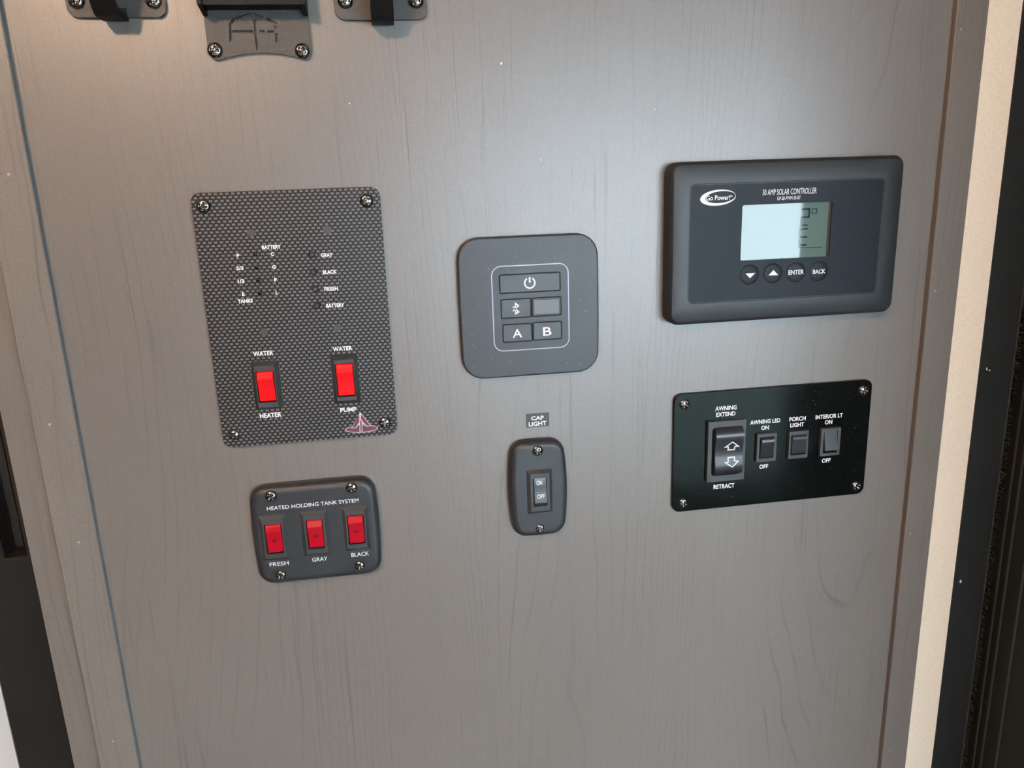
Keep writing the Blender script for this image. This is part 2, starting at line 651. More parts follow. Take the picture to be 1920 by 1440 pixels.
# rest of the cabin
struct('floor', boxb(bmesh.new(), -1500, 1900, FZ - 40, FZ, -900, ROOM_N), M['floor'], 0)
struct('ceiling', boxb(bmesh.new(), -1500, 1900, CV, CV + 40, -900, ROOM_N), M['ceiling'], 0)
struct('wall_left', boxb(bmesh.new(), -1540, -1500, FZ, CV, -900, ROOM_N), M['roomwall'], 0)
struct('wall_end', boxb(bmesh.new(), 1900, 1940, FZ, CV, -900, ROOM_N), M['roomwall'], 0)
struct('wall_rear', boxb(bmesh.new(), -1500, 1900, FZ, CV, -940, -900), M['cream'], 0)
struct('wall_entry', boxb(bmesh.new(), 1150, 1900, FZ, CV, -30, 0), M['roomwall'], 0)
bm = bmesh.new()
x0, x1, z0, z1 = WIN[0] * 1000, WIN[1] * 1000, (WIN[2] - EYE) * 1000, (WIN[3] - EYE) * 1000
for a in ((-1500, x0, FZ, CV), (x1, 1900, FZ, CV), (x0, x1, FZ, z0), (x0, x1, z1, CV)):
    boxb(bm, *a, ROOM_N, ROOM_N + 40)
struct('wall_front', bm, M['roomwall'], 0)
wf = struct('window_1', ring([[x0, z0], [x1, z0], [x1, z1], [x0, z1]], [[x0 + 18, z0 + 18], [x1 - 18, z0 + 18], [x1 - 18, z1 - 18], [x0 + 18, z1 - 18]], ROOM_N - 6, ROOM_N + 42), M['door_black'], 0)
obj('pane', boxb(bmesh.new(), x0 + 18, x1 - 18, z0 + 18, z1 - 18, ROOM_N + 20, ROOM_N + 24), M['glass'], wf, 0)
tag(struct('ground', boxb(bmesh.new(), -9000, 12000, FZ - 850, FZ - 800, ROOM_N + 100, ROOM_N + 12500), M['grass'], 0), 'green lawn outside the window', 'lawn')

tag(struct('bounce_ground', boxb(bmesh.new(), -9000, 1300, FZ - 799, FZ - 780, ROOM_N + 100, ROOM_N + 12500), plain('pale_bounce', (0.36, 0.36, 0.37), 0.8), 0), 'added unseen pale path outside the window', 'reflector')  # added to bounce daylight onto the lower middle of the wall

# ceiling lamps
def ceiling_lamp(u, n, watts, label):
    t = thing('ceiling_light', label, 'light', u, CV, n)

    def lathe(rp):
        bm = bmesh.new()
        rows = []
        for r_, d in rp:
            rows.append([bm.verts.new(WV(u + r_ * math.cos(2 * math.pi * i / 32), CV - d, n + r_ * math.sin(2 * math.pi * i / 32))) for i in range(32)])
        for a, b in zip(rows, rows[1:]):
            for i in range(32):
                bm.faces.new((a[i], a[(i + 1) % 32], b[(i + 1) % 32], b[i]))
        bm.faces.new(rows[0])
        bm.faces.new(rows[-1])
        return bm
    obj('rim', lathe([(55, 0), (55, 6), (48, 12), (40, 12)]), M['white'], t)
    obj('diffuser', lathe([(40, 11), (38, 16), (25, 22), (8, 24)]), M['lamp'], t)
    li = bpy.data.lights.new('lamp', 'POINT')
    li.energy = watts
    li.color = LAMP_COL
    li.shadow_soft_size = 0.04
    lo = bpy.data.objects.new('lamp_bulb', li)
    COL.objects.link(lo)
    lo.parent = t
    lo.location = (0, 0, -0.06)


ceiling_lamp(-360, 880, LAMP_W, 'round ceiling light with a glowing dome')

# ---------------------------------------------------------------- black door frame at the right
dr = thing('door_frame', 'black metal entry door frame beside the beige wall strip', 'door frame', 760, FZ, 0)
dr['kind'] = 'structure'
DU = [px(x, 1000)[0] for x in (1798, 1815, 1857, 1885, 1899, 1910)]
obj('outer_lip', boxb(bmesh.new(), DU[0], DU[1], FZ, CV, -20, 1.2), M['door_black'], dr, 0)
obj('flange', boxb(bmesh.new(), DU[1], DU[2] - .6, FZ, CV, -20, 0.9), M['door_black'], dr, 0)
obj('edge_glint', boxb(bmesh.new(), DU[2] - .6, DU[2], FZ, CV, -20, 1.5), M['door_line'], dr, 0)  # thin pale strip, a painted edge highlight
obj('channel', boxb(bmesh.new(), DU[2], DU[3], FZ, CV, -20, -6), M['door_black'], dr, 0)
obj('inner_flange', boxb(bmesh.new(), DU[3], DU[4] - .5, FZ, CV, -20, -1.0), M['door_black'], dr, 0)
obj('edge_glint', boxb(bmesh.new(), DU[4] - .5, DU[4], FZ, CV, -20, -.2), M['door_line'], dr, 0)
obj('door_slab', boxb(bmesh.new(), DU[4], 1150, FZ, CV, -30, -8), M['door_black'], dr, 0)
JU = 408.0
obj('blocker_leaf', boxb(bmesh.new(), JU, JU + 36, FZ, CV - 60, -8, 312), M['door_black'], dr, 0)  # added blocker: shades the right of the wall, ends the display glare
for n_ in (4.0, 11.0, 24.0, 60.0):
    obj('blocker_rib', boxb(bmesh.new(), JU - .8, JU, FZ, CV - 60, n_, n_ + 1.2), M['door_line'], dr, 0)
bm = bmesh.new()
for i in range(1500):
    v = -480 + 600 * i / 1500 + random.uniform(-.3, .3)
    u = random.uniform(DU[2] + 1.0, DU[3] - 1.5)
    d = Vector((random.uniform(-1.2, 1.2), random.uniform(-1, 1)))
    o1 = [[u - .35, v - .35], [u + .35, v - .35], [u + .35, v + .35], [u - .35, v + .35]]
    o2 = [[p[0] + d[0], p[1] + d[1]] for p in o1]
    loft(bm, [(o1, -6), (o2, random.uniform(-2.2, -.4))], False)
pile = obj('pile_weatherstrip', bm, M['brush'], dr, 0)
pile['kind'] = 'stuff'
screw(dr, px(1850, 692), 1.0, 4.2, 0.5)
q = px(1796, 1089)
obj('paint_chip', loft(bmesh.new(), [(ell(q[0] + 1.2, q[1], 1.0, 1.5, 10), 1.0), (ell(q[0] + 1.2, q[1], .7, 1.2, 10), 1.35)]), M['chip'], dr)

# ---------------------------------------------------------------- black appliance and pale bench past the left trim
ND = -100.0
fl = px(18, 1355, ND)[0]
pr = [px(10, 1045, ND), px(54, 1045, ND)]
fridge = thing('refrigerator', 'black refrigerator with a tall recessed grip behind the left trim', 'refrigerator', fl + 250, FZ, ND - 200)
bm = bmesh.new()
pu0, pu1, pv = pr[0][0], pr[1][0], pr[0][1]
top = 380.0
boxb(bm, fl, fl + 500, FZ + 20, pv, ND - 350, ND)
boxb(bm, fl, pu0, pv, top, ND - 350, ND)
boxb(bm, pu1, fl + 500, pv, top, ND - 350, ND)
boxb(bm, pu0, pu1, pv, top, ND - 350, ND - 22)
obj('cabinet', bm, M['fridge'], fridge, 0)
gb = bmesh.new()
for k, (a, b_) in enumerate(((0.0, .35), (.35, .62), (.62, 1.0))):
    boxb(gb, pu0 + (pu1 - pu0) * a, pu0 + (pu1 - pu0) * b_, pv, top, ND - 22, ND - (16, 19, 14)[k])
obj('grip_pocket', gb, M['fridge_gloss'], fridge, 0)
rb = bmesh.new()
boxb(rb, pu0 - 3, pu1 + 3, pv - 3.2, pv, ND, ND + 1.6)
boxb(rb, pu0 - 3, pu0, pv, top, ND, ND + 1.6)
boxb(rb, pu1, pu1 + 3, pv, top, ND, ND + 1.6)
obj('pocket_rim', rb, M['fridge_gloss'], fridge, 0)
obj('painted_highlight', boxb(bmesh.new(), fl - 1.2, fl, FZ + 20, top, ND - 20, ND - 1), M['edge'], fridge, 0)  # bluish highlight painted along the cabinet's left edge

bn = thing('bench', 'pale cream bench with a sloped cushion past the black refrigerator', 'bench', -650, FZ, ND - 300)
a = px(0, 1345, ND - 150)
obj('base', boxb(bmesh.new(), fl - 500, fl - 20, FZ, a[1] - 60, ND - 450, ND - 160), M['white'], bn, 0)
bm = bmesh.new()
o = [[fl - 500, a[1] - 60], [fl - 20, a[1] - 60], [fl - 20, a[1] + 60], [fl - 300, a[1] - 10], [fl - 500, a[1] - 10]]
poly(bm, o, ND - 450, ND - 150)
obj('cushion', bm, M['white'], bn, 0)

# ---------------------------------------------------------------- carbon-print monitor panel
c1 = crop(340, 330, 4.5714)
c2 = crop(380, 580, 4.8)
CN = 3.0
mp = thing('monitor_panel', 'carbon-print tank monitor panel with two bright red rocker switches', 'control panel', -52.3, -68.6)
f_ = (DIST * 1000 - CN) / (DIST * 1000)
l_, r_, t_, b_ = -101.5 * f_, -3.0 * f_, 2.3 * f_, -139.1 * f_
pcx, pcy, pw, ph = (l_ + r_) / 2, (t_ + b_) / 2, r_ - l_, t_ - b_
obj('face_plate', plate(pcx, pcy, pw, ph, 5.0, 0.0, CN, 0.35, 2), M['carbon'], mp)
for c, x, y, d, tn in ((c1, 190, 258, 7.4, .3), (c1, 1588, 213, 7.2, .9), (c2, 285, 1130, 6.0, .5), (c2, 1640, 1020, 7.0, .2)):
    screw(mp, c(x, y, CN), CN, d, tn)
for x, y in ((632, 668), (645, 782), (660, 892), (675, 1003)):
    q = c1(x, y, CN)
    obj('indicator_lamp', loft(bmesh.new(), [(ell(q[0], q[1], 1.2, 1.2, 16), CN - .5), (ell(q[0], q[1], 1.2, 1.2, 16), CN + .05), (ell(q[0], q[1], .8, .8, 16), CN + .35), (ell(q[0], q[1], .3, .3, 16), CN + .45)]), M['gloss'], mp)
for x, y in ((1117, 675), (1133, 823), (1150, 968), (1164, 1111)):
    q = c1(x, y, CN)
    bt = obj('push_button', loft(bmesh.new(), [(ell(q[0], q[1], 1.3, 1.3, 20), CN - .5), (ell(q[0], q[1], 1.3, 1.3, 20), CN + .5), (ell(q[0], q[1], 1.0, 1.0, 20), CN + .8)]), M['clearkey'], mp)
    obj('button_hole', ring(ell(q[0], q[1], 1.85, 1.85, 20), ell(q[0], q[1], 1.3, 1.3, 20), CN - .5, CN + .07), M['void'], bt)
for x, y in ((598, 490), (1253, 462), (708, 1338), (1340, 1302)):
    q = c1(x, y, CN)
    obj('hole_plug', loft(bmesh.new(), [(ell(q[0], q[1], 2.4, 2.25, 9, .3), CN - .3), (ell(q[0], q[1], 2.3, 2.15, 9, .3), CN + .12)]), M['plug'], mp)
CT = [('BATTERY', 690, 853, 612, 605, 34), ('F', 474, 496, 682, 682, 30), ('C', 765, 795, 669, 669, 32), ('2/3', 470, 532, 791, 789, 32),
      ('G', 778, 810, 780, 780, 32), ('1/3', 484, 540, 903, 901, 34), ('F', 796, 818, 891, 891, 30), ('E', 520, 542, 1013, 1013, 31),
      ('L', 808, 828, 1001, 1001, 30), ('TANKS', 484, 612, 1074, 1069, 34), ('GRAY', 1197, 1297, 679, 675, 34), ('BLACK', 1212, 1332, 825, 820, 34),
      ('FRESH', 1226, 1342, 969, 964, 34), ('BATTERY', 1241, 1396, 1112, 1106, 34)]
for s, xl, xr, yl, yr, cp in CT:
    ctext(c1, s, xl, xr, yl, yr, cp, CN, mp, bold=0.034)
for s, xl, xr, yl, yr, cp in (('WATER', 453, 637, 400, 392, 42), ('WATER', 1170, 1347, 357, 350, 38), ('HEATER', 513, 710, 957, 948, 42), ('PUMP', 1238, 1386, 907, 899, 40)):
    ctext(c2, s, xl, xr, yl, yr, cp, CN, mp, bold=0.025)


def red_switch(parent, c, bez, rock, n, mat, hi, lamp=False, slope=2.2, top=3.2):
    bu, bv, bw, bh = box4(c, bez, n)
    ru, rv, rw, rh = box4(c, rock, n + top)
    sw = obj('switch_bezel', frame(bu, bv, bw, bh, rw + .9, rh + .9, n, n + top, slope, .3, .6, n + .6), M['bezel'], parent, 0.3)
    obj('well', boxb(bmesh.new(), ru - rw / 2 - .45, ru + rw / 2 + .45, rv - rh / 2 - .45, rv + rh / 2 + .45, n + .2, n + .6), M['void'], sw, 0)
    t, b = rv + rh / 2, rv - rh / 2
    z = top - .6
    P = [(t, 0), (t, z + .2), (t - rh * .03, z + hi * .35), (t - rh * .21, z + hi * .98), (t - rh * .24, z + hi), (t - rh * .27, z + hi * .95), (t - rh * .42, z + hi * .52), (t - rh * .56, z + hi * .26), (t - rh * .72, z + hi * .20), (t - rh * .95, z + .35), (t - rh * .98, z + .1), (b, z - .6), (b, 0)]
    rk = obj('rocker', prof(bmesh.new(), ru, rw, P, n + .6, .5), mat, sw, 0.35)
    if lamp:
        q = (ru + .1, t - rh * .56)
        hgt = n + .6 + z + hi * .27
        obj('lamp_core', loft(bmesh.new(), [(ell(q[0], q[1], 1.5, 1.2, 18), hgt - .6), (ell(q[0], q[1], 1.5, 1.2, 18), lambda p: hgt + .10 + (p[1] - q[1]) * .10), (ell(q[0], q[1], .8, .6, 18), lambda p: hgt + .14 + (p[1] - q[1]) * .10)]), M['redlamp'], sw)  # inner lamp dot, enlarged so its dark red mimics shade inside
    return sw


red_switch(mp, c2, [(428, 468), (690, 460), (720, 895), (480, 905)], [(488, 560), (635, 555), (662, 825), (512, 832)], CN, M['red'], 3.0)
red_switch(mp, c2, [(1145, 415), (1395, 405), (1422, 835), (1185, 845)], [(1197, 495), (1350, 490), (1372, 775), (1222, 780)], CN, M['red'], 2.0)
# maker's emblem: twin peak over an ellipse
NL = CN + .03


def cp(pts, c=c2, n=CN):
    return [c(x, y, n) for x, y in pts]


em = obj('emblem', loft(bmesh.new(), [(cp([(1430 + 148 * math.cos(t), 1076 - 34 * math.sin(t) - 8 * math.cos(t)) for t in [2 * math.pi * k / 40 for k in range(40)]]), CN - .1), (cp([(1430 + 148 * math.cos(t), 1076 - 34 * math.sin(t) - 8 * math.cos(t)) for t in [2 * math.pi * k / 40 for k in range(40)]]), NL)]), M['lilac'], mp, 0)
em['label'] = 'maroon twin peak emblem'
eo = [(1430 + 141 * math.cos(t), 1076 - 28 * math.sin(t) - 8 * math.cos(t)) for t in [2 * math.pi * k / 40 for k in range(40)]]
obj('emblem_ellipse', loft(bmesh.new(), [(cp(eo), NL - .1), (cp(eo), NL + .02)]), M['maroon'], em, 0)
ei = [(1420 + 98 * math.cos(t), 1062 - 17 * math.sin(t) - 4 * math.cos(t)) for t in [2 * math.pi * k / 30 for k in range(30)]]
obj('emblem_gap', loft(bmesh.new(), [(cp(ei), NL - .1), (cp(ei), NL + .03)]), M['panel_edge'], em, 0)
bm = bmesh.new()
poly(bm, cp([(1412, 930), (1402, 965), (1335, 1072), (1385, 1068), (1400, 1040), (1412, 1040), (1412, 1098), (1440, 1096), (1438, 1036), (1450, 1034), (1475, 1058), (1515, 1046), (1438, 950), (1425, 930)]), NL - .1, NL + .05)
obj('emblem_peak', bm, M['lilac'], em, 0)
for pts in ([(1409, 950), (1345, 1066), (1380, 1062), (1400, 1026), (1410, 1020)], [(1428, 945), (1507, 1044), (1478, 1050), (1448, 1018), (1424, 985)],
            [(1417, 1000), (1420, 1094), (1434, 1092), (1430, 1000)]):
    obj('emblem_peak', poly(bmesh.new(), cp(pts), NL, NL + .07), M['maroon'], em, 0)

# ---------------------------------------------------------------- heated holding tank panel
c3 = crop(450, 880, 6.546)
TN = 7.0
tp = thing('tank_heater_panel', 'small rounded black panel reading heated holding tank system, three red rockers', 'control panel', -54.5, -194)
obj('face_plate', plate(-54.3, -193.6, 72.2, 62.0, 9.5, 0, TN, 4.2, 6, 0.7, 7), M['pebble'], tp)
for x, y, d in ((380, 330, 7.0), (1370, 228, 6.8), (503, 1300, 6.2), (1470, 1182, 6.2)):
    screw(tp, c3(x, y, TN), TN - .15, d, .4 + x * .001)
for s, xl, xr, yl, yr, cpp in (('HEATED HOLDING TANK SYSTEM', 330, 1455, 490, 372, 46), ('FRESH', 364, 597, 1172, 1145, 48), ('GRAY', 886, 1073, 1112, 1092, 48), ('BLACK', 1367, 1583, 1052, 1030, 50)):
    ctext(c3, s, xl, xr, yl, yr, cpp, TN, tp, bold=0.006)
for bz, rk in (([(218, 590), (555, 540), (625, 1085), (295, 1128)], [(305, 680), (495, 668), (540, 1010), (350, 1030)]),
               ([(728, 535), (1065, 485), (1125, 1028), (795, 1072)], [(820, 625), (1005, 612), (1040, 950), (850, 970)]),
               ([(1240, 480), (1560, 430), (1612, 965), (1300, 1010)], [(1320, 572), (1505, 560), (1535, 895), (1350, 915)])):
    red_switch(tp, c3, bz, rk, TN, M['red2'], 2.4, True, 1.9, 2.0)

# ---------------------------------------------------------------- square stereo control plate
c4 = crop(840, 420, 4.8)
SN = 5.0
sp = thing('audio_control', 'square black audio control plate with power and bluetooth keys', 'control panel', 78, -68)
g_ = (DIST * 1000 - SN) / (DIST * 1000)
sl, sr, st, sb = 37.0, 119.3 * g_, -27.2, -109.5 * g_
obj('face_plate', plate((sl + sr) / 2, (st + sb) / 2, sr - sl, st - sb, 12.5, 0, SN, 1.0, 4, 0.25, 10), M['satin'], sp)
u, v, w_, h_ = box4(c4, [(384, 389), (1073, 349), (1098, 1105), (424, 1146)], SN)
obj('light_ring', ring(rrect(u, v, w_ + .55, h_ + .55, 5.6, 8), rrect(u, v, w_ - .55, h_ - .55, 5.0, 8), SN - .4, SN + .12), M['ring'], sp)


def key(pts, mat='button', name='key'):
    u, v, w_, h_ = box4(c4, pts, SN)
    k = obj(name, plate(u, v, w_ - .9, h_ - .9, .7, SN - 1, SN + .25, .22, 2, 0, 4), M[mat], sp)
    obj('key_gap', ring(rrect(u, v, w_ + .15, h_ + .15, 1.1, 4), rrect(u, v, w_ - .8, h_ - .8, .7, 4), SN - .5, SN + .05), M['void'], k)
    return k, u, v, w_, h_


KN = SN + .26
k1, u, v, w_, h_ = key([(455, 460), (1010, 425), (1013, 598), (467, 633)])
pc = c4(736, 530, KN)
bm = bmesh.new()
R1 = 2.95
stroke(bm, [[pc[0] + R1 * math.sin(a), pc[1] + R1 * math.cos(a)] for a in [math.radians(32 + (360 - 64) * k / 28) for k in range(29)]], .85, KN - .1, KN + .05)
stroke(bm, [[pc[0], pc[1] + .2], [pc[0], pc[1] + 3.3]], 1.0, KN - .1, KN + .05)
obj('power_symbol', bm, M['print'], k1, 0)
k2 = key([(470, 680), (747, 662), (750, 838), (480, 857)])[0]
bm = bmesh.new()
stroke(bm, cp([(584, 742), (638, 790), (609, 808), (607, 714), (635, 735), (583, 786)], c4, KN), .72, KN - .1, KN + .05)
obj('bluetooth_symbol', bm, M['print'], k2, 0)
k3, u, v, w_, h_ = key([(750, 665), (1019, 648), (1022, 820), (755, 836)])
obj('smoked_lens', plate(u, v, w_ - 2.4, h_ - 2.4, .6, SN, SN + .6, .25, 2, 0, 4), M['clearkey'], k3)
k4 = key([(485, 905), (757, 888), (762, 1050), (497, 1074)])[0]
k5 = key([(760, 886), (1023, 868), (1028, 1035), (765, 1050)])[0]
ctext(c4, 'A', 582, 667, 985, 983, 76, KN, k4, bold=0.012)
ctext(c4, 'B', 855, 932, 967, 965, 76, KN, k5, bold=0.012)

# ---------------------------------------------------------------- cap light sticker and switch
c5 = crop(930, 760, 5.538)
u, v, w_, h_ = box4(c5, [(308, 92), (550, 70), (553, 212), (315, 235)], 0)
stk = obj('wall_sticker', plate(u, v, w_, h_, .25, 0, .15, .05, 1, 0, 2), M['sticker'])
tag(stk, 'small grey sticker reading cap light above the single switch', 'sticker')
ctext(c5, 'CAP', 365, 497, 136, 126, 42, .16, stk, bold=0.03)
ctext(c5, 'LIGHT', 340, 525, 197, 182, 46, .16, stk, bold=0.03)
QN = 7.0
cs = thing('cap_light_switch', 'narrow rounded black plate with one on off rocker', 'light switch', 79.5, -181)
obj('face_plate', plate(79.4, -179.7, 34.0, 62.2, 9.5, 0, QN, 4.0, 6, 1.3, 8), M['pebble'], cs)
screw(cs, c5(433, 472, QN), QN - .15, 6.6, .5)
screw(cs, c5(458, 1278, QN), QN - .15, 5.8, .2)
bu, bv, bw, bh = box4(c5, [(308, 680), (575, 650), (592, 1100), (335, 1128)], QN)
ru, rv, rw, rh = box4(c5, [(385, 758), (522, 750), (533, 1030), (402, 1042)], QN + 2)
bz = obj('switch_bezel', frame(bu, bv, bw, bh, rw + .6, rh + .6, QN, QN + 2.0, 2.0, .3, .4, QN), M['bezel'], cs, .3)
obj('well', boxb(bmesh.new(), ru - rw / 2 - .3, ru + rw / 2 + .3, rv - rh / 2 - .3, rv + rh / 2 + .3, QN, QN + .15), M['void'], bz, 0)
t, b = rv + rh / 2, rv - rh / 2
RP = [(t, 0), (t, 1.6), (t - rh * .1, 2.0), (t - rh * .35, 2.0), (t - rh * .6, 2.4), (t - rh * .85, 3.3), (t - rh * .90, 3.3), (b + .2, 1.2), (b + .2, 0)]
rk = obj('rocker', prof(bmesh.new(), ru, rw, RP, QN + .2, .3), M['rocker'], bz, .4)
ctext(c5, 'ON', 420, 480, 807, 804, 48, QN + 2.35, rk, bold=0.02)
ctext(c5, 'OFF', 426, 509, 947, 943, 45, QN + 3.4, rk, bold=0.02)

# ---------------------------------------------------------------- solar controller
c6 = crop(1220, 280, 3.84)
ON = 11.0
so = thing('solar_controller', 'wide black solar charge controller with a grey display and round buttons', 'controller', 232, -37)
k_ = (DIST * 1000 - ON + 2.2) / (DIST * 1000)
ol, orr, ot, ob = 158.7, 309.0 * k_, 9.9, -84.6 * k_
su, sv, sw_, sh_ = (ol + orr) / 2, (ot + ob) / 2, orr - ol, ot - ob
bm = bmesh.new()
u, v, w_, h_ = box4(c6, [(287, 252), (1690, 200), (1625, 1035), (262, 1118)], ON)
L = [(rrect(su, sv, sw_, sh_, 6.5), 0), (rrect(su, sv, sw_, sh_, 6.5), ON - 2.4), (rrect(su, sv, sw_ - .5, sh_ - .5, 6.3), ON - 1.9), (rrect(su, sv, sw_ - 3.4, sh_ - 3.4, 5.0), ON - .2), (rrect(su, sv, sw_ - 4.2, sh_ - 4.2, 4.6), ON),
     (rrect(u, v, w_, h_, 3.2), ON), (rrect(u, v, w_ - .5, h_ - .5, 3.0), ON - .9)]
obj('case', loft(bm, L), M['solar'], so, .5)
# overlay film with the display opening
lu, lv, lw, lh = box4(c6, [(662, 399), (1302, 380), (1290, 766), (646, 806)], ON)
bm = bmesh.new()
loft(bm, [(rrect(u, v, w_ - 1.6, h_ - 1.6, 2.6), ON - 1), (rrect(u, v, w_ - 1.6, h_ - 1.6, 2.6), ON - .05), (rrect(lu, lv, lw, lh, 1.3), ON - .05), (rrect(lu, lv, lw, lh, 1.3), ON - 1)], False, False)
obj('overlay', bm, M['overlay'], so, .5)
obj('overlay_line', ring(rrect(u, v, w_ - .6, h_ - .6, 3.1), rrect(u, v, w_ - 1.3, h_ - 1.3, 2.8), ON - .6, ON - .1), M['panel_edge'], so, .5)
DN = ON - .75
lcd = obj('display', boxb(bmesh.new(), lu - lw / 2, lu + lw / 2, lv - lh / 2, lv + lh / 2, ON - 1, DN), M['lcd'], so, 0)
a0 = c6(1270, 600, DN)[0]
obj('display_border', boxb(bmesh.new(), a0, lu + lw / 2, lv - lh / 2, lv + lh / 2, DN - .1, DN + .1), plain('brown_border', (0.050, 0.038, 0.030), 0.6, spec=0.1), lcd, 0)


def seg(pts, wd=.85, nm='segment'):
    return obj(nm, stroke(bmesh.new(), cp(pts, c6, DN), wd, DN - .05, DN + .04), M['lcdseg'], lcd, 0)


seg([(1088, 431), (1143, 429), (1140, 487), (1086, 489), (1082, 548), (1128, 545)])
obj('segment', stroke(bmesh.new(), cp([(1162, 430), (1198, 428), (1196, 458), (1160, 460)], c6, DN), .35, DN - .05, DN + .04, True), M['lcdseg'], lcd, 0)
seg([(1130, 572), (1077, 575), (1069, 691), (1120, 688)])
seg([(1076, 632), (1126, 630)])
seg([(1060, 708), (1235, 703)], .3)
q = c6(940, 800, DN)
obj('display_mark', stroke(bmesh.new(), [[q[0] + 1.5 * math.cos(a), q[1] + 1.5 * math.sin(a)] for a in [math.pi * k / 12 for k in range(13)]], .3, DN - .05, DN + .04), M['lcdseg'], lcd, 0)
OT = ON - .05
ctext(c6, '30 AMP SOLAR CONTROLLER', 806, 1195, 311, 296, 42, OT, so, bold=0.0)
ctext(c6, 'GP-SB-PWM-30-BT', 911, 1080, 352, 348, 26, OT, so, bold=0.0)
# oval logo
tl = 0.06
lc, lx, ly = c6(485, 348, OT), c6(613, 344, OT)[0] - c6(485, 348, OT)[0], abs(c6(485, 405, OT)[1] - c6(485, 348, OT)[1])
lo = obj('logo_oval', loft(bmesh.new(), [(ell(lc[0], lc[1], lx, ly, 48, tl), OT - .1), (ell(lc[0], lc[1], lx, ly, 48, tl), OT + .04)]), M['print'], so, 0)
li_ = c6(503, 344, OT)
obj('logo_field', loft(bmesh.new(), [(ell(li_[0], li_[1], lx * .84, ly * .74, 48, tl), OT), (ell(li_[0], li_[1], lx * .84, ly * .74, 48, tl), OT + .08)]), M['overlay'], lo, 0)
ctext(c6, 'Go Power!', 400, 572, 350, 346, 36, OT + .09, lo, bold=0.012)
ctext(c6, '\u00ae', 573, 590, 338, 337, 15, OT + .09, lo)
for i, (x, y) in enumerate(((712, 902), (880, 893), (1047, 885), (1210, 877))):
    q = c6(x, y, OT)
    rr = 6.0
    kb = obj('round_button', loft(bmesh.new(), [(ell(q[0], q[1], rr - .35, rr - .35, 40), OT - .5), (ell(q[0], q[1], rr - .35, rr - .35, 40), OT + .12), (ell(q[0], q[1], rr - .7, rr - .7, 40), OT + .28), (ell(q[0], q[1], rr * .5, rr * .5, 40), OT + .16)]), M['overlay'], so)
    obj('button_groove', ring(ell(q[0], q[1], rr, rr, 40), ell(q[0], q[1], rr - .35, rr - .35, 40), OT - .4, OT + .03), M['void'], kb)
    BT = OT + .2
    if i == 0:
        obj('arrow_symbol', poly(bmesh.new(), cp([(682, 894), (752, 890), (715, 928)], c6, BT), BT, BT + .08), M['print'], kb, 0)
    elif i == 1:
        obj('arrow_symbol', poly(bmesh.new(), cp([(848, 908), (918, 905), (884, 869)], c6, BT), BT, BT + .08), M['print'], kb, 0)
    elif i == 2:
        ctext(c6, 'ENTER', 992, 1103, 887, 882, 33, BT + .05, kb, bold=0.02)
    else:
        ctext(c6, 'BACK', 1168, 1258, 882, 877, 31, BT + .05, kb, bold=0.02)

# ---------------------------------------------------------------- awning switch panel
c7 = crop(1240, 700, 4.5714)
AN = 2.5
aw = thing('awning_switch_panel', 'glossy black awning and light switch panel below the solar controller', 'control panel', 233, -167)
k_ = (DIST * 1000 - AN) / (DIST * 1000)
al, ar, at_, ab = 166.3, 300.7 * k_, -127.4, -206.8 * k_
obj('face_plate', plate((al + ar) / 2, (at_ + ab) / 2, ar - al, at_ - ab, 5.0, 0, AN, .3, 2), M['gloss'], aw)
for x, y, d in ((198, 265, 6.8), (1732, 145, 6.8), (187, 1110, 6.4), (1668, 962, 6.8)):
    screw(aw, c7(x, y, AN), AN, d, x * .01)
for s, xl, xr, yl, yr, cpp in (('AWNING', 462, 645, 304, 291, 38), ('EXTEND', 470, 635, 354, 344, 36), ('RETRACT', 447, 627, 973, 960, 38), ('AWNING LED', 762, 1020, 420, 404, 36),
                               ('ON', 857, 922, 467, 464, 36), ('OFF', 840, 915, 800, 796, 36), ('PORCH', 1098, 1237, 394, 385, 36), ('LIGHT', 1105, 1223, 445, 437, 36),
                               ('INTERIOR LT', 1322, 1555, 376, 359, 36), ('ON', 1402, 1465, 420, 416, 36), ('OFF', 1376, 1450, 749, 744, 36)):
    ctext(c7, s, xl, xr, yl, yr, cpp, AN, aw, bold=0.025)


def black_switch(bez, rock, top, P, nm='switch_bezel', rad=.5, taper=.5, crest=1.0):
    bu, bv, bw, bh = box4(c7, bez, AN + top)
    ru, rv, rw, rh = box4(c7, rock, AN + top + crest)
    s = obj(nm, frame(bu, bv, bw, bh, rw + .5, rh + .5, AN, AN + top, .15, .3, rad, AN + .2), M['bezel'], aw, .3)
    obj('well', boxb(bmesh.new(), ru - rw / 2 - .25, ru + rw / 2 + .25, rv - rh / 2 - .25, rv + rh / 2 + .25, AN, AN + .25), M['void'], s, 0)
    t = rv + rh / 2
    r = obj('rocker', prof(bmesh.new(), ru, rw, [(t - rh * a, top - .25 + b) if b > -90 else (t - rh * a, 0) for a, b in P], AN + .25, taper), M['rocker'], s, .5)
    return s, r, [(t - rh * a, AN + top + b) for a, b in P if b > -90]


BIG = [(0, -99), (0, .2), (.03, 1.2), (.08, 2.6), (.14, 3.4), (.20, 3.6), (.28, 3.1), (.40, 2.3), (.52, 1.9), (.64, 2.2), (.78, 2.9), (.88, 3.0), (.94, 2.2), (.98, 1.0), (1, .2), (1, -99)]
s, r, PF = black_switch([(395, 420), (722, 393), (718, 908), (398, 938)], [(452, 472), (706, 457), (698, 860), (460, 883)], 2.6, BIG, 'switch_bezel', 2.0, 1.0, 2.0)
r['label'] = 'large glossy rocker with two arrows'


def surf(v, lift):
    for (v1, h1), (v0, h0) in zip(PF, PF[1:]):
        if v0 <= v <= v1 and v1 > v0:
            return h0 + (h1 - h0) * (v - v0) / (v1 - v0) + lift
    return PF[-1][1] + lift


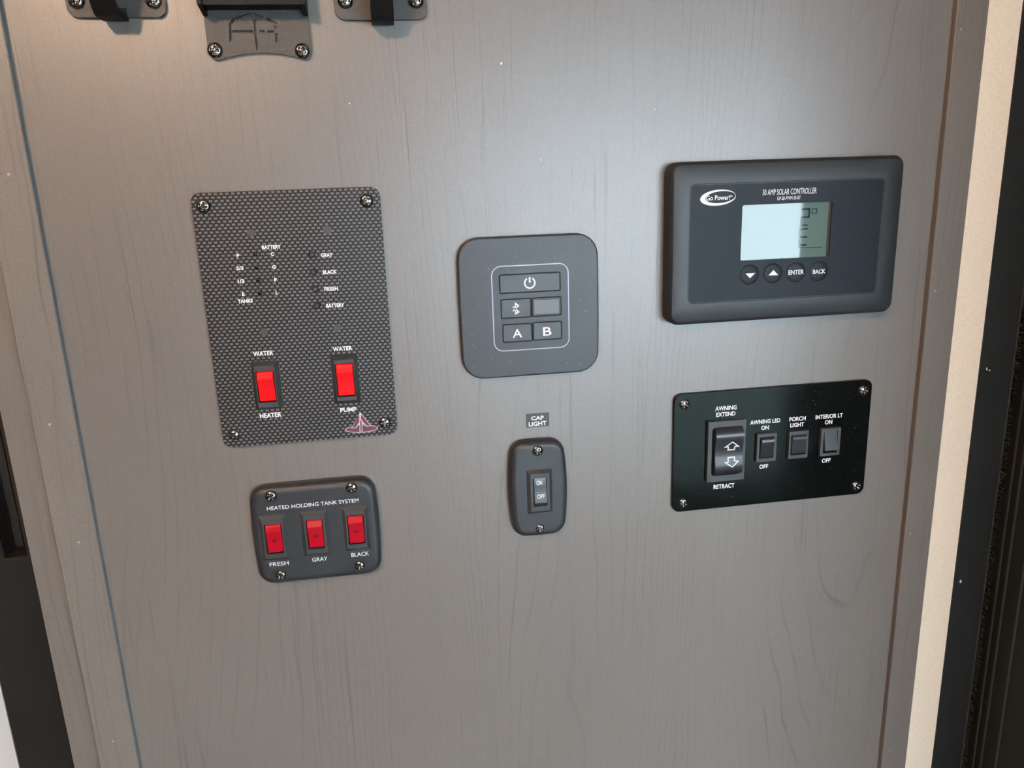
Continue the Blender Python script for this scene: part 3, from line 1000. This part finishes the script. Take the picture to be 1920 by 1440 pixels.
for pts in ([(607, 586), (661, 624), (630, 627), (628, 654), (572, 658), (575, 631), (547, 634)],
            [(572, 722), (628, 717), (626, 748), (656, 751), (605, 799), (546, 765), (572, 760)]):
    loop = cp(pts, c7, AN + 2.6 + 2.3)
    dense = []
    for i, p in enumerate(loop):
        nx = loop[(i + 1) % len(loop)]
        dense += [p + (nx - p) * (k / 5) for k in range(5)]
    obj('arrow_symbol', stroke(bmesh.new(), dense, .68, lambda v: surf(v, -.1), lambda v: surf(v, .07), True), M['print'], r, 0)
UPP = [(0, -99), (0, .3), (.06, 1.6), (.14, 2.0), (.24, 2.0), (.5, .9), (.8, .3), (1, -.4), (1, -99)]
MID = [(0, -99), (0, .2), (.06, 1.0), (.16, 1.5), (.24, 1.4), (.5, .8), (.8, .9), (.95, .6), (1, .0), (1, -99)]
DNN = [(0, -99), (0, -.4), (.2, .1), (.5, .7), (.78, 1.6), (.88, 1.8), (.97, .2), (.97, -99)]
black_switch([(820, 520), (990, 510), (985, 752), (815, 765)], [(852, 558), (972, 550), (965, 728), (850, 738)], 2.0, UPP)
black_switch([(1098, 500), (1268, 490), (1252, 722), (1087, 738)], [(1120, 532), (1250, 526), (1243, 690), (1118, 702)], 2.0, MID)
black_switch([(1370, 475), (1540, 465), (1530, 700), (1358, 715)], [(1400, 505), (1518, 498), (1510, 672), (1400, 688)], 2.0, DNN)

# ---------------------------------------------------------------- brackets along the top
c8 = crop(100, 0, 2.6667)
BN = 2.0


def hook(label, plate_l, plate_r, bot, tab_l, tab_r, tab_y, screws):
    l0, r0 = c8(plate_l, 20, BN)[0], c8(plate_r, 20, BN)[0]
    b0 = c8((plate_l + plate_r) / 2, bot, BN)[1]
    t0 = b0 + 62.0
    t = thing('wall_hook', label, 'hook', (l0 + r0) / 2, b0, 0, 'hook brackets above the panels')
    obj('back_plate', plate((l0 + r0) / 2, (t0 + b0) / 2, r0 - l0, t0 - b0, 4.8, 0, BN, .25, 2), M['powder'], t)
    a, b = c8(tab_l, tab_y, 0), c8(tab_r, tab_y, 0)
    y0 = (a[1] + b[1]) / 2
    bm = bmesh.new()
    # strap bent square out of the plate, long ledge reaching into the room, lip turned up
    ol = [(0.2, y0 + 6), (0.2, y0 + 1.5), (1.0, y0 + .3), (2.6, y0), (13.5, y0), (15.2, y0 + .5), (17.0, y0 + 2), (40, y0 + 32), (37.6, y0 + 33), (15.0, y0 + 3.2), (13.6, y0 + 2.4), (3.4, y0 + 2.4), (BN + .3, y0 + 3.4), (BN + .3, y0 + 6)]
    va = [bm.verts.new(WV(a[0], y, n)) for n, y in ol]
    vb = [bm.verts.new(WV(b[0], y, n)) for n, y in ol]
    k = len(ol)
    for i in range(k):
        bm.faces.new((va[i], va[(i + 1) % k], vb[(i + 1) % k], vb[i]))
    bm.faces.new(list(reversed(va)))
    bm.faces.new(vb)
    obj('hook_arm', bm, M['hook'], t, .5)
    for x, y in screws:
        screw(t, c8(x, y, BN), BN, 8.0, .3)
    return t


hook('black metal hook bracket near the left trim', 62, 562, 88, 262, 381, 112, [(115, 2), (500, 2)])
hook('black metal hook bracket right of the emblem bracket', 1405, 1868, 100, 1592, 1702, 131, [(1460, 2), (1812, 2)])

br = thing('device_bracket', 'black metal bracket with engraved emblem and projecting tray', 'bracket', -65, 74)
A1, A2 = c8(778, 292, BN), c8(1296, 292, BN)
T1, T2 = c8(752, 60, BN)[0], c8(1278, 60, BN)[0]
ul, ur = A1[0], A2[0]
vb0, vpk, vtp = c8(810, 300, BN)[1], c8(1030, 264, BN)[1], A1[1] + 90
out = [[ur, vtp], [ul, vtp]]
rc = 4.2
for k in range(7):
    a = math.radians(180 + 110 * k / 6)
    out.append([ul + rc + rc * math.cos(a), vb0 + rc + rc * math.sin(a)])
x_a, x_b = out[-1][0], ur - (out[-1][0] - ul)
y_a = out[-1][1]
for k in range(1, 16):
    s = k / 16
    out.append([x_a + (x_b - x_a) * s, y_a + (vpk - y_a) * (1 - (2 * s - 1) ** 2)])
for k in range(7):
    a = math.radians(250 + 110 * k / 6)
    out.append([ur - rc + rc * math.cos(a), vb0 + rc + rc * math.sin(a)])
bm = bmesh.new()
loft(bm, [(out, 0.0), (out, BN)])
bp = obj('back_plate', bm, M['powder'], br, 0)
cut = bmesh.new()
for pts in ([(887, 208), (884, 120), (906, 98), (988, 69)], [(1002, 66), (1020, 250)], [(896, 157), (996, 157)], [(1004, 68), (1046, 90)],
            [(1066, 94), (1112, 119), (1114, 147)], [(1030, 157), (1056, 157)], [(1070, 158), (1106, 159)], [(1112, 168), (1118, 180), (1115, 212)]):
    stroke(cut, cp(pts, c8, BN), 1.25, .15, BN + 1)
bmesh.ops.recalc_face_normals(cut, faces=cut.faces)
for v_ in cut.verts:
    v_.co -= br.location
cme = bpy.data.meshes.new('cut')
cut.to_mesh(cme)
cut.free()
co = bpy.data.objects.new('cut', cme)
COL.objects.link(co)
co.location = br.location
bpy.context.view_layer.update()
md = bp.modifiers.new('b', 'BOOLEAN')
md.operation = 'DIFFERENCE'
md.object = co
md.solver = 'EXACT'
md.use_self = True
dg = bpy.context.evaluated_depsgraph_get()
nm = bpy.data.meshes.new_from_object(bp.evaluated_get(dg))
bp.modifiers.clear()
bp.data = nm
bpy.data.objects.remove(co, do_unlink=True)
screw(br, c8(808, 252, BN), BN, 7.6, .2)
screw(br, c8(1245, 255, BN), BN, 7.6, .6)
tv = c8(1000, 50, BN)[1]
bm = bmesh.new()
boxb(bm, ul + .4, ur - .4, tv, tv + 2.0, 0.5, 14)
boxb(bm, ul + .4, ur - .4, tv + 2.0, tv + 40, 12, 14)
obj('tray', bm, M['hook'], br, 0)
for u0 in (ul + .2, ur - 2.2):
    bm = bmesh.new()
    ol = [(BN - .2, tv + 14), (BN - .2, tv - 3.0), (4, tv - 3.0), (16, tv - .2), (16, tv + 38), (BN - .2, tv + 38)]
    va = [bm.verts.new(WV(u0, y, n)) for n, y in ol]
    vb = [bm.verts.new(WV(u0 + 2, y, n)) for n, y in ol]
    k = len(ol)
    for i in range(k):
        bm.faces.new((va[i], va[(i + 1) % k], vb[(i + 1) % k], vb[i]))
    bm.faces.new(list(reversed(va)))
    bm.faces.new(vb)
    obj('side_cheek', bm, M['hook'], br, 0)
